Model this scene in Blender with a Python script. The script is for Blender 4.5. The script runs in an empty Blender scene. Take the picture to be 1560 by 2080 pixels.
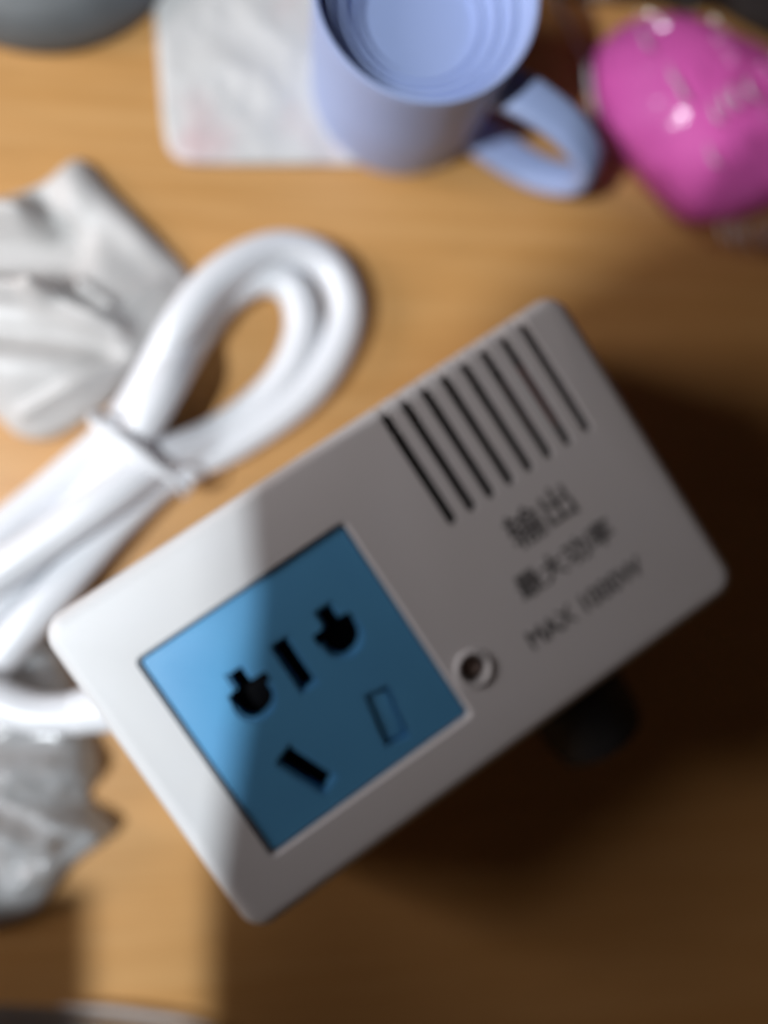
import bpy, bmesh, math, random
from mathutils import Vector, Matrix, noise
random.seed(7)
scn = bpy.context.scene
COL = scn.collection
PI = math.pi

# ------------------------------------------------------------------ camera
F_PX = 1600.0                      # focal length in pixels of the 1560 x 2080 photograph
TILT = math.radians(-8.0)
FACE_Z = 0.045                     # height of the converter's face above the table
Zc = Vector((math.sin(TILT), 0, math.cos(TILT)))
Xc = Vector((math.cos(TILT), 0, -math.sin(TILT)))
Yc = Vector((0, 1, 0))
CAM = Vector((0, 0, FACE_Z)) + Zc * 0.168
cam = bpy.data.cameras.new('camera')
cam.sensor_fit = 'VERTICAL'; cam.sensor_height = 36; cam.sensor_width = 27
cam.lens = F_PX / 2080 * 36
cam.clip_start = 0.004; cam.clip_end = 20
cam.dof.use_dof = True
cam.dof.focus_distance = 0.1440
cam.dof.aperture_fstop = 2.2
cam.dof.aperture_blades = 0
camo = bpy.data.objects.new('camera', cam); COL.objects.link(camo)
camo.location = CAM; camo.rotation_euler = (0, TILT, 0)
scn.camera = camo

# ------------------------------------------------------------------ world, lamps, exposure
w = bpy.data.worlds.new('World'); scn.world = w; w.use_nodes = True
bg = w.node_tree.nodes['Background']
bg.inputs[0].default_value = (1.0, 0.70, 0.55, 1); bg.inputs[1].default_value = 0.017

LDIR = Vector((-56, -17, 85)).normalized()       # towards the sunlit window
def area(name, loc, target, size, power, color, shape='DISK', size_y=None):
    l = bpy.data.lights.new(name, 'AREA'); l.shape = shape; l.size = size
    if size_y: l.size_y = size_y
    l.energy = power; l.color = color
    o = bpy.data.objects.new(name, l); COL.objects.link(o); o.location = loc
    o.rotation_euler = (Vector(target) - Vector(loc)).to_track_quat('-Z', 'Y').to_euler()
    return o
KEYD = 0.8
area('window_key', LDIR * KEYD, (0, 0, 0), 0.010, 5.9, (0.88, 0.95, 1.0))
FDIR = Vector((-95, 18, 47)).normalized()
area('window_fill', FDIR * 0.75 + Vector((0, 0, 0.015)), (0.03, 0, 0.02), 0.24, 3.1, (1.0, 0.92, 0.925), 'RECTANGLE', 0.24)
vs = scn.view_settings
scn.display_settings.display_device = 'sRGB'
vs.view_transform = 'Standard'; vs.look = 'None'; vs.exposure = 0; vs.gamma = 1
vs.use_curve_mapping = False

# ------------------------------------------------------------------ helpers
def at(px, py, z=0.0):
    """point at height z seen at a pixel of the photograph"""
    d = Xc * ((px - 780) / F_PX) + Yc * ((1040 - py) / F_PX) - Zc
    return CAM + d * ((z - CAM.z) / d.z)

def link(name, me, mat=None, parent=None):
    o = bpy.data.objects.new(name, me); COL.objects.link(o)
    if mat and not me.materials: me.materials.append(mat)
    if parent: o.parent = parent
    return o

def from_bm(name, bm, mat, parent=None, smooth=True, angle=None):
    bmesh.ops.recalc_face_normals(bm, faces=bm.faces[:])
    me = bpy.data.meshes.new(name); bm.to_mesh(me); bm.free()
    if smooth:
        me.polygons.foreach_set('use_smooth', [True] * len(me.polygons))
        if angle: me.set_sharp_from_angle(angle=math.radians(angle))
    return link(name, me, mat, parent)

def tag(o, label, cat, group=None):
    o['label'] = label; o['category'] = cat
    if group: o['group'] = group
    return o

def empty(name, loc, rz=0):
    o = bpy.data.objects.new(name, None); COL.objects.link(o)
    o.location = loc; o.rotation_euler = (0, 0, rz); o.empty_display_size = 0.01
    return o

def rrect(wx, wy, r, n=8):
    pts = []
    for cx, cy, a0 in ((wx/2-r, wy/2-r, 0), (-wx/2+r, wy/2-r, 90), (-wx/2+r, -wy/2+r, 180), (wx/2-r, -wy/2+r, 270)):
        for i in range(n + 1):
            a = math.radians(a0 + 90 * i / n)
            pts.append((cx + r * math.cos(a), cy + r * math.sin(a)))
    return pts

def loft(loops, cap0=True, cap1=True, bm=None):
    bm = bm or bmesh.new()
    rings = [[bm.verts.new(p) for p in L] for L in loops]
    n = len(rings[0])
    for a, b in zip(rings, rings[1:]):
        for i in range(n):
            bm.faces.new((a[i], a[(i+1) % n], b[(i+1) % n], b[i]))
    if cap0: bm.faces.new(list(reversed(rings[0])))
    if cap1: bm.faces.new(rings[-1])
    return bm

def rounded_block(wx, wy, z0, z1, rc, f_top, f_bot=0.0, n=8, bm=None, off=(0, 0)):
    """block with rounded vertical corners and filleted rims"""
    loops = []
    def ring(ins, z):
        loops.append([(x + off[0], y + off[1], z) for x, y in rrect(wx - 2*ins, wy - 2*ins, max(rc - ins, 2e-5), n)])
    if f_bot:
        for k in range(4):
            a = PI/2 * k / 4
            ring(f_bot * (1 - math.sin(a)), z0 + f_bot * (1 - math.cos(a)))
        ring(0, z0 + f_bot)
    else:
        ring(0, z0)
    ring(0, z1 - f_top)
    for k in range(1, 7):
        a = PI/2 * k / 6
        ring(f_top * (1 - math.cos(a)), z1 - f_top * (1 - math.sin(a)))
    return loft(loops, bm=bm)

def catmull(pts, per=14):
    P = [Vector(p) for p in pts]
    P = [2*P[0] - P[1]] + P + [2*P[-1] - P[-2]]
    out = []
    for i in range(1, len(P) - 2):
        p0, p1, p2, p3 = P[i-1:i+3]
        for k in range(per):
            t = k / per
            out.append(0.5 * (2*p1 + (p2-p0)*t + (2*p0-5*p1+4*p2-p3)*t*t + (3*p1-p0-3*p2+p3)*t**3))
    out.append(P[-2].copy())
    return out

def tube(path, r, seg=20, bm=None, rfun=None):
    loops = []
    up = Vector((0, 0, 1))
    for i, p in enumerate(path):
        t = (path[min(i+1, len(path)-1)] - path[max(i-1, 0)]).normalized()
        s = t.cross(up)
        if s.length < 1e-4: s = Vector((1, 0, 0))
        s.normalize(); u2 = s.cross(t)
        rr = rfun(i / (len(path)-1)) if rfun else r
        loops.append([p + s * (rr*math.cos(2*PI*k/seg)) + u2 * (rr*math.sin(2*PI*k/seg)) for k in range(seg)])
    return loft(loops, bm=bm)

def boolean_cut(obj, cutters):
    for c in cutters:
        m = obj.modifiers.new('cut', 'BOOLEAN'); m.operation = 'DIFFERENCE'; m.solver = 'EXACT'; m.object = c
    bpy.context.view_layer.update()
    dg = bpy.context.evaluated_depsgraph_get()
    me = bpy.data.meshes.new_from_object(obj.evaluated_get(dg))
    obj.modifiers.clear(); old = obj.data; obj.data = me
    bpy.data.meshes.remove(old)
    for c in cutters:
        d = c.data; bpy.data.objects.remove(c); bpy.data.meshes.remove(d)
    me.polygons.foreach_set('use_smooth', [True] * len(me.polygons))
    me.set_sharp_from_angle(angle=math.radians(28))

def seg_d(p, a, b):
    ab = b - a; t = max(0, min(1, (p - a).dot(ab) / max(ab.length_squared, 1e-12)))
    return (p - (a + ab * t)).length

def crumple(name, outline_px, mat, height, parent=None, z_ref=0.0, rings=46, per=5, folds=(), amp=0.0, freq=60.0,
            shape=0.5, seed=0.0, center=None, floor=0.0, edge_noise=0.0, fine=0.0, closed_bottom=True, stretch=(1, 1)):
    """a soft body laid on the table: filled outline that swells upward, with folds and creases"""
    rim = [at(px, py, z_ref) for px, py in outline_px]
    rim = catmull(rim + [rim[0]], per)[:-1]
    c = Vector((sum(p.x for p in rim)/len(rim), sum(p.y for p in rim)/len(rim), 0)) if center is None else at(*center, z_ref)
    fl = [(at(*a, z_ref).xy, at(*b, z_ref).xy, wd, hh) for a, b, wd, hh in folds]
    bm = bmesh.new(); R = []
    for k in range(rings):
        s = 1 - k / rings                       # 1 at the rim
        row = []
        for p in rim:
            d = Vector((p.x - c.x, p.y - c.y, 0))
            if edge_noise: d *= 1 + edge_noise * noise.noise(Vector((p.x*90+seed, p.y*90, 3.1))) * s
            q = c + d * s
            prof = (1 - s**2.4) ** shape
            h = height * prof
            X = Vector((q.x*freq*stretch[0] + seed, q.y*freq*stretch[1], seed))
            if amp:
                r1 = 1 - abs(noise.noise(X)) * 2
                r2 = 1 - abs(noise.noise(X * 2.3 + Vector((5, 1, 2)))) * 2
                h += amp * (r1 + 0.45 * r2) * min(1, prof * 1.6)
            if fine: h += fine * noise.noise(X * 5.1) * min(1, prof*2)
            for a, b, wd, hh in fl:
                dd = seg_d(q.xy, a, b); h += hh * math.exp(-(dd / wd) ** 2) * min(1, prof * 1.4)
            row.append(bm.verts.new((q.x, q.y, floor + max(h, 0.0003 * (1 - s)))))
        R.append(row)
    n = len(rim)
    for a, b in zip(R, R[1:]):
        for i in range(n): bm.faces.new((a[i], a[(i+1) % n], b[(i+1) % n], b[i]))
    top = bm.verts.new(sum((v.co for v in R[-1]), Vector()) / n)
    for i in range(n): bm.faces.new((R[-1][i], R[-1][(i+1) % n], top))
    if closed_bottom: bm.faces.new(list(reversed(R[0])))
    return from_bm(name, bm, mat, parent)

# ------------------------------------------------------------------ materials
def mat(name, color, rough=0.5, **kw):
    m = bpy.data.materials.new(name); m.use_nodes = True
    b = m.node_tree.nodes['Principled BSDF']
    b.inputs['Base Color'].default_value = (*color, 1); b.inputs['Roughness'].default_value = rough
    for k, v in kw.items(): b.inputs[k].default_value = v
    return m

def grain(m, c2, scale=200, fac=0.5, rough_var=0.08, bump=0.0, bscale=None):
    """mottled colour, roughness variation and a fine relief"""
    nt = m.node_tree; N = nt.nodes; b = N['Principled BSDF']
    tc = N.new('ShaderNodeTexCoord')
    nz = N.new('ShaderNodeTexNoise'); nz.inputs['Scale'].default_value = scale; nz.inputs['Detail'].default_value = 6
    nt.links.new(tc.outputs['Object'], nz.inputs['Vector'])
    mx = N.new('ShaderNodeMix'); mx.data_type = 'RGBA'
    mx.inputs[6].default_value = b.inputs['Base Color'].default_value; mx.inputs[7].default_value = (*c2, 1)
    mr = N.new('ShaderNodeMapRange'); mr.inputs[1].default_value = 0.3; mr.inputs[2].default_value = 0.7
    mr.inputs[3].default_value = 0; mr.inputs[4].default_value = fac
    nt.links.new(nz.outputs['Fac'], mr.inputs[0]); nt.links.new(mr.outputs[0], mx.inputs[0])
    nt.links.new(mx.outputs[2], b.inputs['Base Color'])
    r0 = b.inputs['Roughness'].default_value
    rr = N.new('ShaderNodeMapRange'); rr.inputs[3].default_value = max(r0 - rough_var, 0); rr.inputs[4].default_value = min(r0 + rough_var, 1)
    nt.links.new(nz.outputs['Fac'], rr.inputs[0]); nt.links.new(rr.outputs[0], b.inputs['Roughness'])
    if bump:
        n2 = N.new('ShaderNodeTexNoise'); n2.inputs['Scale'].default_value = bscale or scale * 6; n2.inputs['Detail'].default_value = 3
        nt.links.new(tc.outputs['Object'], n2.inputs['Vector'])
        bp = N.new('ShaderNodeBump'); bp.inputs['Strength'].default_value = bump; bp.inputs['Distance'].default_value = 0.0003
        nt.links.new(n2.outputs['Fac'], bp.inputs['Height']); nt.links.new(bp.outputs[0], b.inputs['Normal'])
    return m

M = {}
M['housing'] = grain(mat('housing_plastic', (0.70, 0.70, 0.71), 0.42), (0.70, 0.69, 0.68), 60, 0.5, 0.06, 0.25, 2600)
M['blue'] = grain(mat('blue_plastic', (0.100, 0.36, 0.64), 0.40), (0.085, 0.32, 0.60), 90, 0.5, 0.06, 0.15, 2600)
M['black'] = grain(mat('black_rubber', (0.012, 0.012, 0.013), 0.6), (0.02, 0.02, 0.02), 200, 0.5)
M['void'] = mat('hole_shade_black', (0.006, 0.006, 0.007), 0.9, **{'Specular IOR Level': 0.05})
M['core'] = grain(mat('dark_metal', (0.03, 0.028, 0.028), 0.5), (0.05, 0.035, 0.03), 200, 0.5)
M['copper'] = mat('copper_winding', (0.35, 0.05, 0.03), 0.45)
M['ink'] = grain(mat('grey_ink', (0.10, 0.10, 0.105), 0.6), (0.2, 0.2, 0.2), 900, 0.7)
M['lens'] = mat('indicator_lens', (0.26, 0.19, 0.16), 0.35)
M['cord'] = grain(mat('cord_pvc', (0.80, 0.81, 0.84), 0.34), (0.74, 0.75, 0.78), 90, 0.5, 0.06, 0.1, 1500)
M['tie'] = grain(mat('tie_plastic', (0.78, 0.79, 0.81), 0.3), (0.7, 0.71, 0.74), 90, 0.5)
M['mug'] = grain(mat('periwinkle_plastic', (0.36, 0.44, 0.70), 0.5), (0.335, 0.415, 0.67), 60, 0.6, 0.06, 0.1, 1500)
M['pink'] = grain(mat('pink_plastic', (0.82, 0.13, 0.50), 0.65), (0.79, 0.12, 0.475), 40, 0.6, 0.08, 0.1, 900)
M['grey'] = grain(mat('grey_plastic', (0.13, 0.14, 0.145), 0.55), (0.10, 0.105, 0.105), 120, 0.6, 0.08, 0.2, 900)
M['dark'] = grain(mat('dark_cloth', (0.05, 0.042, 0.038), 0.8), (0.03, 0.026, 0.024), 200, 0.7, 0.05, 0.4, 2500)
M['shade_panel'] = grain(mat('shade_panel_brown', (0.20, 0.15, 0.11), 0.9), (0.16, 0.12, 0.09), 60, 0.5)

def film(name, color, clear, rough, transl=0.25, bscale=160, bump=0.0012):
    """thin plastic: glossy sheet that lets part of the light through"""
    m = mat(name, color, rough); nt = m.node_tree; N = nt.nodes; b = N['Principled BSDF']
    b.inputs['Specular IOR Level'].default_value = 0.7
    tr = N.new('ShaderNodeBsdfTransparent'); tl = N.new('ShaderNodeBsdfTranslucent')
    tl.inputs[0].default_value = (*color, 1)
    m1 = N.new('ShaderNodeMixShader'); m1.inputs[0].default_value = transl
    m2 = N.new('ShaderNodeMixShader')
    fr = N.new('ShaderNodeFresnel'); fr.inputs[0].default_value = 1.5
    mr = N.new('ShaderNodeMapRange'); mr.inputs[1].default_value = 0.03; mr.inputs[2].default_value = 0.6
    mr.inputs[3].default_value = 1 - clear; mr.inputs[4].default_value = 1.0
    nt.links.new(fr.outputs[0], mr.inputs[0]); nt.links.new(mr.outputs[0], m2.inputs[0])
    tc = N.new('ShaderNodeTexCoord'); nz = N.new('ShaderNodeTexNoise')
    nz.inputs['Scale'].default_value = bscale; nz.inputs['Detail'].default_value = 2; nz.inputs['Distortion'].default_value = 0.8
    bp = N.new('ShaderNodeBump'); bp.inputs['Strength'].default_value = 0.55; bp.inputs['Distance'].default_value = bump
    nt.links.new(tc.outputs['Object'], nz.inputs['Vector']); nt.links.new(nz.outputs['Fac'], bp.inputs['Height'])
    nt.links.new(bp.outputs[0], b.inputs['Normal'])
    nt.links.new(b.outputs[0], m1.inputs[1]); nt.links.new(tl.outputs[0], m1.inputs[2])
    nt.links.new(tr.outputs[0], m2.inputs[1]); nt.links.new(m1.outputs[0], m2.inputs[2])
    nt.links.new(m2.outputs[0], N['Material Output'].inputs['Surface'])
    return m
M['bag'] = film('milky_film', (0.79, 0.77, 0.75), 0.06, 0.42, 0.25, 55, 0.0008)
M['bag_clear'] = film('grey_film', (0.70, 0.72, 0.74), 0.38, 0.2, 0.25, 70, 0.0012)
M['sheet'] = film('thin_film', (0.45, 0.44, 0.43), 0.72, 0.14, 0.2, 90, 0.0008)
def clear_film():
    m = bpy.data.materials.new('clear_film'); m.use_nodes = True; nt = m.node_tree; N = nt.nodes
    N.remove(N['Principled BSDF'])
    tr = N.new('ShaderNodeBsdfTransparent'); tr.inputs[0].default_value = (0.97, 0.96, 0.97, 1)
    gl = N.new('ShaderNodeBsdfGlossy'); gl.inputs['Roughness'].default_value = 0.17
    fr = N.new('ShaderNodeFresnel'); fr.inputs[0].default_value = 1.6
    mr = N.new('ShaderNodeMapRange'); mr.inputs[3].default_value = 0.0; mr.inputs[4].default_value = 0.4
    mx = N.new('ShaderNodeMixShader')
    tc = N.new('ShaderNodeTexCoord'); nz = N.new('ShaderNodeTexNoise')
    nz.inputs['Scale'].default_value = 110; nz.inputs['Detail'].default_value = 2; nz.inputs['Distortion'].default_value = 1.2
    bp = N.new('ShaderNodeBump'); bp.inputs['Strength'].default_value = 0.35; bp.inputs['Distance'].default_value = 0.0006
    nt.links.new(tc.outputs['Object'], nz.inputs['Vector']); nt.links.new(nz.outputs['Fac'], bp.inputs['Height'])
    nt.links.new(bp.outputs[0], gl.inputs['Normal']); nt.links.new(fr.outputs[0], mr.inputs[0]); nt.links.new(mr.outputs[0], mx.inputs[0])
    nt.links.new(tr.outputs[0], mx.inputs[1]); nt.links.new(gl.outputs[0], mx.inputs[2])
    nt.links.new(mx.outputs[0], N['Material Output'].inputs['Surface'])
    return m
M['wrap'] = clear_film()

def wood():
    m = mat('varnished_wood', (0.5, 0.3, 0.1), 0.42); nt = m.node_tree; N = nt.nodes; b = N['Principled BSDF']
    tc = N.new('ShaderNodeTexCoord'); mp = N.new('ShaderNodeMapping')
    mp.inputs['Rotation'].default_value = (0, 0, math.radians(4)); mp.inputs['Scale'].default_value = (5, 110, 1)
    nt.links.new(tc.outputs['Object'], mp.inputs['Vector'])
    n1 = N.new('ShaderNodeTexNoise'); n1.inputs['Scale'].default_value = 2.2; n1.inputs['Detail'].default_value = 8; n1.inputs['Distortion'].default_value = 0.35
    n1.inputs['Roughness'].default_value = 0.62
    nt.links.new(mp.outputs[0], n1.inputs['Vector'])
    mp2 = N.new('ShaderNodeMapping'); mp2.inputs['Scale'].default_value = (30, 700, 1); mp2.inputs['Rotation'].default_value = (0, 0, math.radians(4))
    nt.links.new(tc.outputs['Object'], mp2.inputs['Vector'])
    n2 = N.new('ShaderNodeTexNoise'); n2.inputs['Scale'].default_value = 2.0; n2.inputs['Detail'].default_value = 4
    nt.links.new(mp2.outputs[0], n2.inputs['Vector'])
    n3 = N.new('ShaderNodeTexNoise'); n3.inputs['Scale'].default_value = 9; n3.inputs['Detail'].default_value = 2
    nt.links.new(tc.outputs['Object'], n3.inputs['Vector'])
    cr = N.new('ShaderNodeValToRGB'); e = cr.color_ramp.elements
    e[0].position = 0.30; e[0].color = (0.525, 0.262, 0.078, 1)
    e[1].position = 0.72; e[1].color = (0.625, 0.345, 0.128, 1)
    k = e.new(0.52); k.color = (0.58, 0.305, 0.104, 1)
    nt.links.new(n1.outputs['Fac'], cr.inputs[0])
    mx = N.new('ShaderNodeMix'); mx.data_type = 'RGBA'; mx.blend_type = 'MULTIPLY'; mx.inputs[0].default_value = 0.8
    g = N.new('ShaderNodeMapRange'); g.inputs[1].default_value = 0.25; g.inputs[2].default_value = 0.55; g.inputs[3].default_value = 0.86; g.inputs[4].default_value = 1.0
    nt.links.new(n2.outputs['Fac'], g.inputs[0])
    nt.links.new(cr.outputs[0], mx.inputs[6]); nt.links.new(g.outputs[0], mx.inputs[7])
    mx2 = N.new('ShaderNodeMix'); mx2.data_type = 'RGBA'; mx2.blend_type = 'MULTIPLY'; mx2.inputs[0].default_value = 0.5
    g3 = N.new('ShaderNodeMapRange'); g3.inputs[1].default_value = 0.3; g3.inputs[2].default_value = 0.7; g3.inputs[3].default_value = 0.88; g3.inputs[4].default_value = 1.1
    nt.links.new(n3.outputs['Fac'], g3.inputs[0]); nt.links.new(mx.outputs[2], mx2.inputs[6]); nt.links.new(g3.outputs[0], mx2.inputs[7])
    nt.links.new(mx2.outputs[2], b.inputs['Base Color'])
    rr = N.new('ShaderNodeMapRange'); rr.inputs[3].default_value = 0.36; rr.inputs[4].default_value = 0.5
    nt.links.new(n1.outputs['Fac'], rr.inputs[0]); nt.links.new(rr.outputs[0], b.inputs['Roughness'])
    bp = N.new('ShaderNodeBump'); bp.inputs['Strength'].default_value = 0.25; bp.inputs['Distance'].default_value = 0.0002
    nt.links.new(n2.outputs['Fac'], bp.inputs['Height']); nt.links.new(bp.outputs[0], b.inputs['Normal'])
    return m
M['wood'] = wood()

def packet_mat():
    m = mat('packet_paper', (0.63, 0.62, 0.605), 0.4); nt = m.node_tree; N = nt.nodes; b = N['Principled BSDF']
    tc = N.new('ShaderNodeTexCoord'); nz = N.new('ShaderNodeTexNoise'); nz.inputs['Scale'].default_value = 38; nz.inputs['Detail'].default_value = 3
    nt.links.new(tc.outputs['Object'], nz.inputs['Vector'])
    cr = N.new('ShaderNodeValToRGB'); e = cr.color_ramp.elements
    e[0].position = 0.52; e[0].color = (0.63, 0.62, 0.605, 1); e[1].position = 0.68; e[1].color = (0.61, 0.48, 0.48, 1)
    nt.links.new(nz.outputs['Fac'], cr.inputs[0]); nt.links.new(cr.outputs[0], b.inputs['Base Color'])
    return m
M['packet'] = packet_mat()

# ------------------------------------------------------------------ the setting: table and unseen panels added to cast shade
bm = bmesh.new()
bmesh.ops.create_grid(bm, x_segments=1, y_segments=1, size=0.45)
t = from_bm('table_top', bm, M['wood'], smooth=False); t['kind'] = 'structure'

def shade_panel(name, poly, frac, S=LDIR * KEYD):
    """added unseen panel between the table and a lamp; poly is the shade it throws on the table"""
    bm = bmesh.new()
    front = [Vector((x, y, 0)).lerp(S, frac) for x, y in poly]
    back = [p + LDIR * 0.002 for p in front]
    loft([front, back], bm=bm)
    o = from_bm(name, bm, M['shade_panel'], smooth=False); o['kind'] = 'structure'
    return o
# hard edge: shade over the right part of the converter and the table in front of it
shade_panel('shade_panel', [(-0.001, 0.018), (0.001, -0.010), (-0.001, -0.034), (-0.004, -0.052), (-0.008, -0.080), (-0.040, -0.088), (-0.042, -0.22), (0.30, -0.22), (0.30, 0.045), (0.060, 0.051)], 0.5)
shade_panel('shade_panel', [(-0.30, -0.098), (-0.070, -0.096), (-0.068, -0.22), (-0.30, -0.22)], 0.5)
shade_panel('shade_panel', [(0.004, 0.017), (0.048, 0.060), (0.078, 0.082), (0.150, 0.100), (0.24, 0.25), (0.36, 0.25), (0.36, -0.02), (0.004, -0.02)], 0.75)
shade_panel('shade_panel', [(-0.12, -0.085), (0.06, -0.085), (0.150, -0.050), (0.150, -0.42), (-0.12, -0.42)], 0.45, FDIR * 0.75 + Vector((0, 0, 0.015)))  # added panel holds back the fill lamp at lower right

# ------------------------------------------------------------------ the voltage converter
ROT = math.radians(33.6)
BC = Vector((0.0058, -0.0199, 0))
WX, WY, HZ = 0.1320, 0.0792, FACE_Z
conv = empty('voltage_converter', BC, ROT)
tag(conv, 'white plastic voltage converter with blue universal socket and vent slots, lying face up', 'voltage converter')
ca, sa = math.cos(ROT), math.sin(ROT)
def loc(px, py, z=HZ):
    p = at(px, py, z) - BC
    return Vector((p.x*ca + p.y*sa, -p.x*sa + p.y*ca))

housing = from_bm('housing', rounded_block(WX, WY, 0.0, HZ, 0.0055, 0.0030, 0.0015, 10), M['housing'], conv)
cut = []
cut.append(from_bm('cavity', rounded_block(WX-0.005, WY-0.005, 0.0025, HZ-0.0025, 0.004, 0.001, 0.0, 6), M['housing'], conv))
bm = bmesh.new()
NS = 8
for k in range(NS):
    f = k / (NS - 1)
    a = loc(769 + (1058-769)*f, 833 + (659-833)*f); b = loc(926 + (1199-926)*f, 1056 + (869-1056)*f)
    x = (a.x + b.x) / 2
    y1 = WY/2 + 0.004; y0 = b.y + 0.0006
    r = 0.00125
    pts = [(x+r, y1), (x-r, y1)] + [(x + r*math.cos(t_), y0 + r*math.sin(t_)) for t_ in [PI + PI*i/8 for i in range(9)]]
    loft([[(p[0], p[1], HZ-0.0085) for p in pts], [(p[0], p[1], HZ+0.003) for p in pts]], bm=bm)
cut.append(from_bm('slots', bm, M['housing'], conv))
sc = [loc(*p) for p in ((300, 1350), (690, 1055), (950, 1450), (550, 1740))]
SCX = sum(p.x for p in sc)/4; SCY = sum(p.y for p in sc)/4
SW = ((sc[1]-sc[0]).length + (sc[2]-sc[3]).length)/2; SH = ((sc[3]-sc[0]).length + (sc[2]-sc[1]).length)/2
cut.append(from_bm('opening', rounded_block(SW+0.0006, SH+0.0006, HZ-0.006, HZ+0.004, 0.0012, 0.0001, 0, 4, off=(SCX, SCY)), M['housing'], conv))
# chamfer around the opening
bm = bmesh.new()
loft([[(x+SCX, y+SCY, HZ-0.0007) for x, y in rrect(SW+0.0006, SH+0.0006, 0.0012, 4)],
      [(x+SCX, y+SCY, HZ+0.0010) for x, y in rrect(SW+0.0040, SH+0.0040, 0.0022, 4)]], bm=bm)
cut.append(from_bm('chamfer', bm, M['housing'], conv))
led = loc(962, 1358)
def disc(x, y, r, z0, z1, n=28):
    L = [(x + r*math.cos(2*PI*i/n), y + r*math.sin(2*PI*i/n)) for i in range(n)]
    return [[(p[0], p[1], z0) for p in L], [(p[0], p[1], z1) for p in L]]
cut.append(from_bm('led_hole', loft(disc(led.x, led.y, 0.0031, HZ-0.005, HZ+0.002)), M['housing'], conv))
boolean_cut(housing, cut)

# blue socket insert with its pin holes
insert = from_bm('socket_insert', rounded_block(SW, SH, HZ-0.0050, HZ-0.0010, 0.0010, 0.00035, 0, 4, off=(SCX, SCY)), M['blue'], conv)
ic = []
def slot_cutter(p, d, ln, wd, z0=HZ-0.008, rot=None):
    d = d.normalized(); n = Vector((-d.y, d.x))
    P = [p + d*ln/2 + n*wd/2, p - d*ln/2 + n*wd/2, p - d*ln/2 - n*wd/2, p + d*ln/2 - n*wd/2]
    return from_bm('pin', loft([[(q.x, q.y, z0) for q in P], [(q.x, q.y, HZ+0.002) for q in P]]), M['blue'], conv, smooth=False)
UP = Vector((0, 1))
A = loc(512, 1418); B_ = loc(598, 1352); C_ = loc(692, 1290)
for p in (A, C_):
    ic.append(from_bm('pin', loft(disc(p.x, p.y - 0.0006, 0.0040, HZ-0.008, HZ+0.002)), M['blue'], conv))
    ic.append(slot_cutter(p + Vector((0, 0.0012)), UP, 0.0108, 0.0032))
    ic.append(slot_cutter(p + Vector((0.0005 if p is A else -0.0005, 0.0016)), Vector((1, 0)), 0.0094, 0.0028))
ic.append(slot_cutter(B_, UP, 0.0112, 0.0033))
Da, Db = loc(578, 1538), loc(668, 1596)
ic.append(slot_cutter((Da+Db)/2, Db-Da, 0.0116, 0.0040))
Ea, Eb = loc(765, 1405), loc(808, 1508)
ic.append(slot_cutter((Ea+Eb)/2, Eb-Ea, 0.0122, 0.0056, HZ-0.0026))
for p, d, ln, wd in ((B_, UP, 0.0124, 0.0045), ((Da+Db)/2, Db-Da, 0.0128, 0.0052), (A + Vector((0, 0.0012)), UP, 0.0120, 0.0044), (C_ + Vector((0, 0.0012)), UP, 0.0120, 0.0044)):
    ic.append(slot_cutter(p, d, ln, wd, HZ-0.0015))
for p in (A, C_):
    ic.append(from_bm('pin', loft(disc(p.x, p.y - 0.0006, 0.0047, HZ-0.0017, HZ+0.002)), M['blue'], conv))
boolean_cut(insert, ic)
sh = from_bm('shutter', rounded_block(0.0044, 0.0104, HZ-0.00255, HZ-0.0018, 0.0003, 0.0002, 0, 3), M['blue'], insert)
sh.location = ((Ea+Eb)/2).to_3d(); sh.rotation_euler.z = math.atan2((Eb-Ea).y, (Eb-Ea).x) - PI/2
from_bm('hole_shade_block', rounded_block(SW*0.9, SH*0.9, 0.012, HZ-0.0062, 0.002, 0.001, 0, 4, off=(SCX, SCY)), M['void'], conv)  # black block added so the pin holes look deep in shade
# transformer behind the vents
sl = loc(1000, 860)
from_bm('transformer_core', rounded_block(0.040, 0.028, 0.006, HZ-0.012, 0.002, 0.001, 0, 4, off=(sl.x, sl.y-0.004)), M['core'], conv)
rp = loc(1105, 800)
from_bm('winding', rounded_block(0.007, 0.016, HZ-0.0118, HZ-0.0055, 0.002, 0.0015, 0, 5, off=(rp.x+0.001, rp.y)), M['copper'], conv)
# indicator
ind = from_bm('indicator_lens', loft([[(led.x + r*math.cos(2*PI*i/24), led.y + r*math.sin(2*PI*i/24), z) for i in range(24)]
      for r, z in ((0.0024, HZ-0.0045), (0.0024, HZ-0.0026), (0.0021, HZ-0.0019), (0.0013, HZ-0.0014), (0.0004, HZ-0.0012))]), M['lens'], conv)
bmr = bmesh.new(); prof = [(0.0031, -0.003), (0.0031, 0.0004), (0.0034, 0.0008), (0.0040, 0.0007), (0.0044, 0.0001), (0.0044, -0.0002)]
loft([[(led.x + r*math.cos(2*PI*i/32), led.y + r*math.sin(2*PI*i/32), HZ+z) for i in range(32)] for r, z in prof], False, False, bmr)
from_bm('indicator_bezel', bmr, M['housing'], conv)

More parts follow.
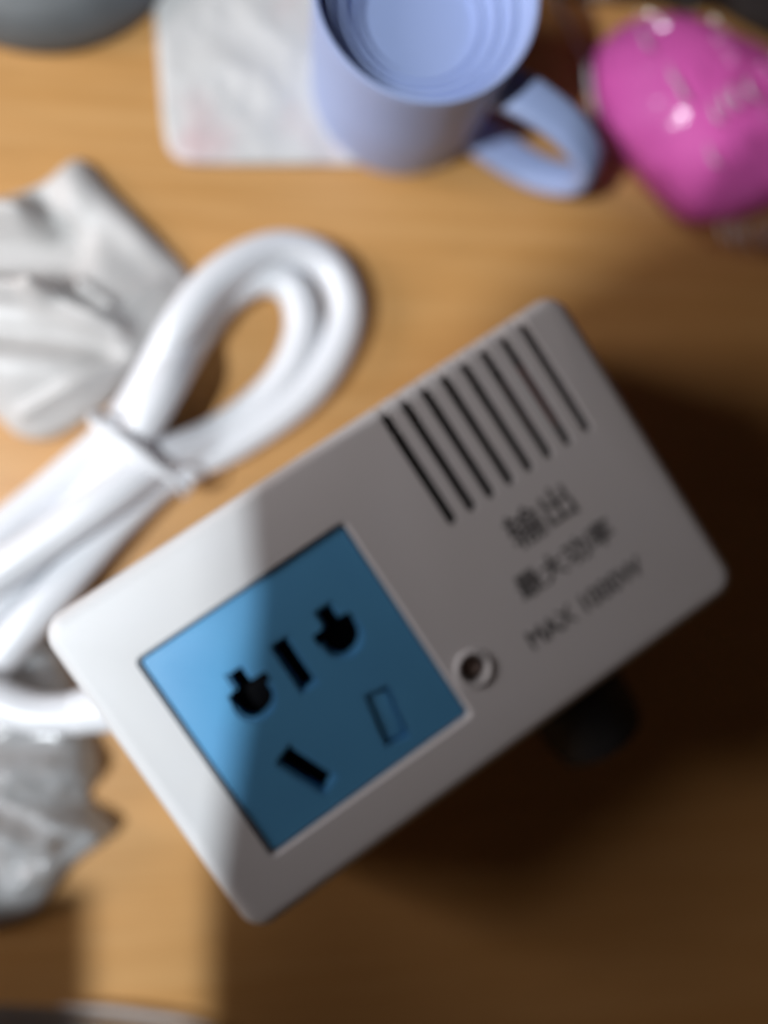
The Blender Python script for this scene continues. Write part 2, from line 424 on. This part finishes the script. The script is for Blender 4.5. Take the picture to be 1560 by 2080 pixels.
# printed lettering
def text(body, px, py, size, sx=1.0, rot=0.0):
    cu = bpy.data.curves.new('printed_text', 'FONT'); cu.body = body; cu.size = size
    cu.extrude = 0.00002; cu.align_x = 'LEFT'; cu.align_y = 'CENTER'
    tmp = bpy.data.objects.new('tmp', cu); COL.objects.link(tmp)
    bpy.context.view_layer.update()
    me = bpy.data.meshes.new_from_object(tmp.evaluated_get(bpy.context.evaluated_depsgraph_get()))
    bpy.data.objects.remove(tmp); bpy.data.curves.remove(cu)
    bt = bmesh.new()
    for k, (dx, dy) in enumerate(((-1, 0), (1, 0), (0, 1), (0, -1))):        # bold print
        n0 = len(bt.verts); bt.from_mesh(me); bt.verts.ensure_lookup_table()
        bmesh.ops.translate(bt, verts=bt.verts[n0:], vec=(dx*0.00016, dy*0.00010, k*0.00001))
    bt.to_mesh(me); bt.free()
    o = link('printed_text', me, M['ink'], conv)
    p = loc(px, py); o.location = (p.x, p.y, HZ + 0.00006); o.scale = (sx, 1, 1); o.rotation_euler.z = rot
    return o
text('输出', 1036, 1098, 0.0088)
text('最大功率', 1052, 1206, 0.0062, 1.05)
text('MAX 1000W', 1074, 1308, 0.0060, 0.95)

# black cap on the lower side
kb = loc(1195, 1450, 0.030)
bmk = bmesh.new(); yb = -WY/2
def capring(r, dy): return [(kb.x + r*math.cos(2*PI*i/32), yb - dy, 0.027 + r*math.sin(2*PI*i/32)) for i in range(32)]
loft([capring(0.0135, -0.002), capring(0.0135, 0.004), capring(0.0126, 0.0052), capring(0.0122, 0.014), capring(0.0112, 0.0175), capring(0.0080, 0.019)], bm=bmk)
cp = from_bm('round_cap', bmk, M['black'], conv, angle=35); cp['label'] = 'round black cap on the lower side of the housing'

# ------------------------------------------------------------------ power cord
RC = 0.0047
def P3(lst): return [at(px, py, z) for px, py, z in lst]
route = P3([(255, 1428, .019), (200, 1440, .019), (140, 1450, .0185), (70, 1448, .018), (0, 1424, .017), (-90, 1370, .014), (-190, 1270, .012), (-170, 1180, .010), (-70, 1130, .008),
            (50, 1040, .0065), (140, 965, .006), (240, 873, .006), (305, 775, .0075), (370, 655, .0120), (450, 560, .0110), (560, 508, .0075), (655, 530, .0055), (702, 610, .0050),
            (685, 700, .005), (615, 800, .005), (480, 895, .005), (345, 960, .0055), (255, 1040, .006), (155, 1150, .008), (60, 1262, .010), (-40, 1370, .009),
            (-190, 1440, .008), (-320, 1330, .007), (-250, 1250, .007), (-60, 1270, .0065), (80, 1120, .007), (190, 1005, .009), (268, 900, .0135), (335, 785, .0140), (388, 690, .0056), (450, 605, .0050),
            (530, 562, .005), (596, 588, .005), (614, 675, .005), (565, 782, .005), (445, 880, .0055), (318, 935, .0130), (215, 1010, .0155), (110, 1085, .015), (0, 1160, .014), (-120, 1250, .012), (-260, 1380, .012)])
bm = tube(catmull(route, 12), RC, 22)
cord = from_bm('power_cord', bm, M['cord'])
tag(cord, 'thick white power cord coiled in loops beside the converter', 'cord')
# moulded sleeve where the cord enters the housing
g0 = at(262, 1426, .019); g1 = at(150, 1449, .0186)
path = [g0.lerp(g1, k/10) for k in range(11)]
sl_o = from_bm('cord_sleeve', tube(path, 0.006, 22, rfun=lambda f: 0.0066 - 0.0016*f), M['cord'])
sl_o.parent = conv; sl_o.matrix_parent_inverse = Matrix.LocRotScale(BC, Matrix.Rotation(ROT, 3, 'Z'), None).inverted()

# tie round the bundle
tc0 = at(291, 915, .0115)
ax = (at(250, 965, .0115) - tc0).normalized(); acr = Vector((-ax.y, ax.x, 0)).normalized()
loops = []
for k, (dz, gr) in enumerate([(-0.0002, 0.985), (0.0002, 1.01), (0.0006, 1.02), (0.0012, 1.02), (0.0018, 1.02), (0.0022, 1.01), (0.0025, 0.985)]):
    L = []
    for i in range(48):
        a = 2*PI*i/48; cx, cz = math.cos(a), math.sin(a)
        rx = 0.0146*gr*math.copysign(abs(cx)**0.85, cx); rz = 0.0102*gr*math.copysign(abs(cz)**0.9, cz)
        wob = 0.0006*math.sin(3*a + k*0.4) + 0.0003*math.sin(5*a + 1.3)
        L.append(tc0 + ax*(dz + wob) + acr*rx + Vector((0, 0, rz)))
    loops.append(L)
tie = from_bm('cable_tie', loft(loops, False, False), M['tie'])
so = tie.modifiers.new('thickness', 'SOLIDIFY'); so.thickness = 0.0003; so.offset = 0
tag(tie, 'white plastic band wrapped round the coiled power cord', 'cable tie')

# ------------------------------------------------------------------ mug
MC = Vector((0.0098, 0.1140, 0))
mug = empty('mug', MC)
tag(mug, 'periwinkle blue plastic mug with a looped handle beside the white packet', 'mug')
prof = [(0.0, 0.0012), (0.0205, 0.0010), (0.0219, 0.0), (0.0229, 0.0006), (0.0234, 0.003), (0.0243, 0.022), (0.0250, 0.0408), (0.0254, 0.0425), (0.0252, 0.0433), (0.0245, 0.0433), (0.0240, 0.0424),
        (0.0235, 0.0390), (0.0217, 0.0376), (0.0214, 0.0386), (0.0207, 0.0386), (0.0203, 0.0354), (0.0185, 0.0346), (0.0182, 0.0356), (0.0175, 0.0356), (0.0171, 0.0326), (0.0151, 0.0320), (0.0148, 0.0330), (0.0141, 0.0330), (0.0137, 0.0308), (0.0, 0.0304)]
NSEG = 72
bm = bmesh.new(); rows = []
for r, z in prof:
    rows.append([bm.verts.new((r*math.cos(2*PI*i/NSEG), r*math.sin(2*PI*i/NSEG), z)) for i in range(NSEG)] if r > 0 else [bm.verts.new((0, 0, z))])
for a, b in zip(rows, rows[1:]):
    for i in range(NSEG):
        j = (i+1) % NSEG
        if len(a) == 1: bm.faces.new((a[0], b[j], b[i]))
        elif len(b) == 1: bm.faces.new((a[i], a[j], b[0]))
        else: bm.faces.new((a[i], a[j], b[j], b[i]))
from_bm('body', bm, M['mug'], mug, angle=40)
haz = math.radians(-29)
hd = Vector((math.cos(haz), math.sin(haz), 0)); hn = Vector((-hd.y, hd.x, 0))
hp = catmull([(0.0210, 0, 0.0275), (0.0320, 0, 0.0295), (0.0440, 0, 0.0280), (0.0530, 0, 0.0210), (0.0530, 0, 0.0115), (0.0450, 0, 0.0045), (0.0340, 0, 0.0030), (0.0210, 0, 0.0050)], 8)
loops = []
for i, p in enumerate(hp):
    tg = (hp[min(i+1, len(hp)-1)] - hp[max(i-1, 0)]).normalized(); nn = Vector((-tg.z, 0, tg.x))
    f = i / (len(hp)-1); wd = 0.0058 - 0.0012*math.sin(PI*f); th = 0.0023
    L = []
    for k in range(16):
        a = 2*PI*k/16; cx, cy = math.cos(a), math.sin(a)
        q = p + nn*(th*math.copysign(abs(cy)**0.7, cy))
        L.append(hd*q.x + Vector((0, 0, q.z)) + hn*(wd*math.copysign(abs(cx)**0.6, cx)))
    loops.append(L)
from_bm('handle', loft(loops), M['mug'], mug)

# ------------------------------------------------------------------ packet under the mug
pk = crumple('packet', [(300, -160), (308, -60), (314, 40), (322, 150), (332, 262), (345, 310), (380, 334), (450, 338), (560, 338), (660, 338), (735, 338), (800, 330), (860, 300), (880, 200), (880, 60), (880, -100), (860, -170), (700, -180), (450, -180)],
             M['packet'], 0.0022, rings=50, per=8, amp=0.0005, freq=70, shape=0.25, seed=4.0, fine=0.00012,
             folds=[((430, 300), (640, 235), 0.0022, 0.0007), ((430, 120), (560, 200), 0.004, 0.0006), ((520, 40), (640, 160), 0.004, 0.0005)])
tag(pk, 'white paper packet with rounded corner and faint pink print beside mug', 'packet')

# ------------------------------------------------------------------ pink thing in clear film
pko = crumple('pink_pouch', [(1206, 150), (1222, 80), (1290, 28), (1380, 22), (1460, 55), (1560, 100), (1660, 180), (1690, 290), (1650, 380), (1560, 420), (1480, 440), (1415, 438), (1360, 395), (1305, 330), (1240, 262)],
              M['pink'], 0.020, z_ref=0.006, rings=40, per=8, amp=0.0002, freq=18, shape=0.55, seed=9.0,
              folds=[((1430, 450), (1570, 330), 0.008, -0.003)])
tag(pko, 'rounded bright pink pouch lying in the corner under clear film', 'pouch')
wr = crumple('clear_wrap', [(1105, -60), (1128, 20), (1180, 110), (1205, 210), (1245, 310), (1330, 400), (1400, 462), (1470, 505), (1560, 520), (1680, 520), (1760, 400), (1760, 150), (1700, -40), (1500, -120), (1250, -120)],
             M['wrap'], 0.0235, z_ref=0.002, rings=70, per=12, amp=0.0009, freq=70, shape=0.5, seed=2.0, fine=0.00012, edge_noise=0.05, closed_bottom=False,
             folds=[((1130, -10), (1165, 70), 0.0009, 0.0030), ((1165, 70), (1220, 260), 0.0012, 0.0035), ((1220, 260), (1300, 370), 0.0012, 0.003)] +
                   [((1400 + i*22 + random.uniform(-6, 6), 455 + random.uniform(-12, 12)), (1412 + i*22, 500 + random.uniform(-12, 8)), 0.0009, 0.0026) for i in range(9)] +
                   [((x, y), (x + 26 + 8*k % 11, y + 52 - 7*k % 13), 0.0008, 0.0016) for k, (x, y) in enumerate([(1300, 55), (1358, 130), (1372, 170), (1445, 215), (1468, 190), (1486, 175), (1520, 160), (1450, 290), (1475, 330), (1400, 60)])])
M['glint_streak'] = film('glint_film', (0.85, 0.84, 0.85), 0.35, 0.18, 0.2, 200, 0.0004)  # pale tubes of this stand in for bright glints on the film
def glint_streak(pts, r):
    pa = catmull(P3(pts), 8)
    return from_bm('film_glint', tube(pa, r, 8, rfun=lambda f: r*(0.25 + 0.75*math.sin(PI*min(max(f, 0.02), 0.98))*(0.8 + 0.3*math.sin(9*f + 40*pts[0][0])))), M['glint_streak'], wr)
glint_streak([(1112, -30, .012), (1128, 12, .012), (1150, 42, .010), (1168, 80, .009), (1190, 120, .008), (1200, 190, .006), (1222, 265, .005), (1262, 330, .003)], 0.0007)
glint_streak([(1122, -25, .010), (1140, 18, .011), (1162, 48, .010)], 0.0006)
for k, (x, y, z) in enumerate([(1304, 62, .020), (1362, 138, .0255), (1378, 165, .0255), (1446, 212, .026), (1466, 190, .026), (1486, 178, .026), (1518, 165, .026), (1440, 300, .023)]):
    glint_streak([(x - 3, y - 8, z), (x + 2, y + 14, z + .0004), (x + 12, y + 30, z + .0004), (x + 26, y + 36, z)], 0.00042)
for k in range(7):
    x = 1462 + 17*k + (5*k*k) % 9; y = 440 + (k*7) % 12
    glint_streak([(x, y, .010), (x + 2, y + 24, .009), (x + 10, y + 46, .007), (x + 24, y + 56 + (k*5) % 9, .005)], 0.00048)
tag(wr, 'crinkled clear plastic film wrapped over the pink pouch', 'plastic film')

# ------------------------------------------------------------------ dark and grey things at the top corners
dk = crumple('dark_pouch', [(1400, 30), (1450, 20), (1520, 60), (1600, 90), (1720, 60), (1750, -60), (1650, -160), (1450, -160), (1150, -160), (1080, -90), (1110, -20), (1200, 5), (1320, 12)],
             M['dark'], 0.012, rings=30, amp=0.001, freq=50, seed=12.0)
tag(dk, 'dark brown cloth lump behind the pink pouch at the top edge', 'pouch')
GC = at(70, -192, 0); bm = bmesh.new()
prof = [(0.0375, 0.0), (0.0384, 0.0012), (0.0380, 0.004), (0.0360, 0.0085), (0.0320, 0.0115), (0.0250, 0.0130), (0.0120, 0.0138), (0.0010, 0.0140)]
loft([[(GC.x + r*math.cos(2*PI*i/64), GC.y + r*math.sin(2*PI*i/64), z) for i in range(64)] for r, z in prof], bm=bm)
gl = from_bm('round_lid', bm, M['grey'])
tag(gl, 'dark grey round lid at the top left corner of the table', 'lid')

# ------------------------------------------------------------------ plastic bags on the left
b1 = crumple('plastic_bag', [(-200, 470), (-80, 430), (0, 412), (90, 375), (165, 328), (225, 385), (300, 465), (388, 562), (380, 640), (330, 720), (270, 780), (190, 850), (110, 892), (40, 885), (-20, 840), (-120, 830), (-220, 740)],
             M['bag'], 0.0075, rings=70, per=10, amp=0.0006, freq=24, shape=0.42, seed=21.0, fine=0.00008, edge_noise=0.02,
             folds=[((150, 350), (300, 480), 0.006, 0.0020), ((-60, 590), (110, 615), 0.0030, 0.0080), ((110, 615), (250, 690), 0.0035, 0.0060), ((-60, 420), (60, 452), 0.0035, 0.0060), ((-90, 525), (130, 530), 0.0065, -0.0085),
                    ((100, 420), (150, 500), 0.004, -0.004), ((178, 590), (245, 640), 0.0012, 0.0022), ((-50, 740), (160, 760), 0.010, 0.004), ((60, 850), (280, 740), 0.0016, 0.0020), ((230, 640), (330, 600), 0.003, 0.002),
                    ((-20, 690), (230, 715), 0.0035, -0.0035), ((200, 470), (330, 600), 0.005, -0.0012)])
tag(b1, 'crumpled milky white plastic bag under the coiled cord', 'plastic bag', 'plastic bags on the left')
b2 = crumple('plastic_bag', [(-200, 1280), (-60, 1235), (40, 1240), (110, 1300), (150, 1380), (185, 1470), (205, 1560), (185, 1620), (235, 1680), (205, 1710), (150, 1750), (95, 1825), (30, 1868), (-60, 1875), (-200, 1800)],
             M['bag_clear'], 0.0085, rings=80, per=10, amp=0.0022, freq=50, shape=0.42, seed=33.0, fine=0.00012, edge_noise=0.03,
             folds=[((-40, 1540), (200, 1545), 0.004, 0.004), ((-30, 1640), (120, 1680), 0.003, 0.004), ((60, 1760), (200, 1700), 0.003, 0.003), ((-50, 1610), (180, 1620), 0.003, -0.004), ((20, 1590), (210, 1670), 0.0018, 0.003)])
tag(b2, 'crumpled grey see-through plastic bag below the cord entry', 'plastic bag', 'plastic bags on the left')
sh2 = crumple('film_sheet', [(-160, 2034), (-40, 2038), (60, 2042), (150, 2047), (215, 2052), (300, 2064), (380, 2077), (440, 2092), (470, 2160), (440, 2260), (200, 2300), (-160, 2300)],
              M['sheet'], 0.0030, rings=50, per=10, amp=0.0004, freq=60, shape=0.3, seed=40.0, fine=0.0001,
              folds=[((-40, 2044), (215, 2058), 0.0007, 0.0012), ((215, 2058), (420, 2090), 0.0007, 0.0014)])
ed = from_bm('film_glint', tube(catmull(P3([(120, 2044, .0022), (215, 2051, .0026), (300, 2062, .0028), (380, 2074, .0028), (440, 2090, .0022)]), 10), 0.0006, 8, rfun=lambda f: 0.0003 + 0.0006*math.sin(PI*f)**0.5 if 0 < f < 1 else 0.0003), M['glint_streak'], sh2)  # pale tube drawn as the highlight along the sheet's edge
tag(sh2, 'shiny grey plastic film edge at the bottom left corner', 'plastic film')
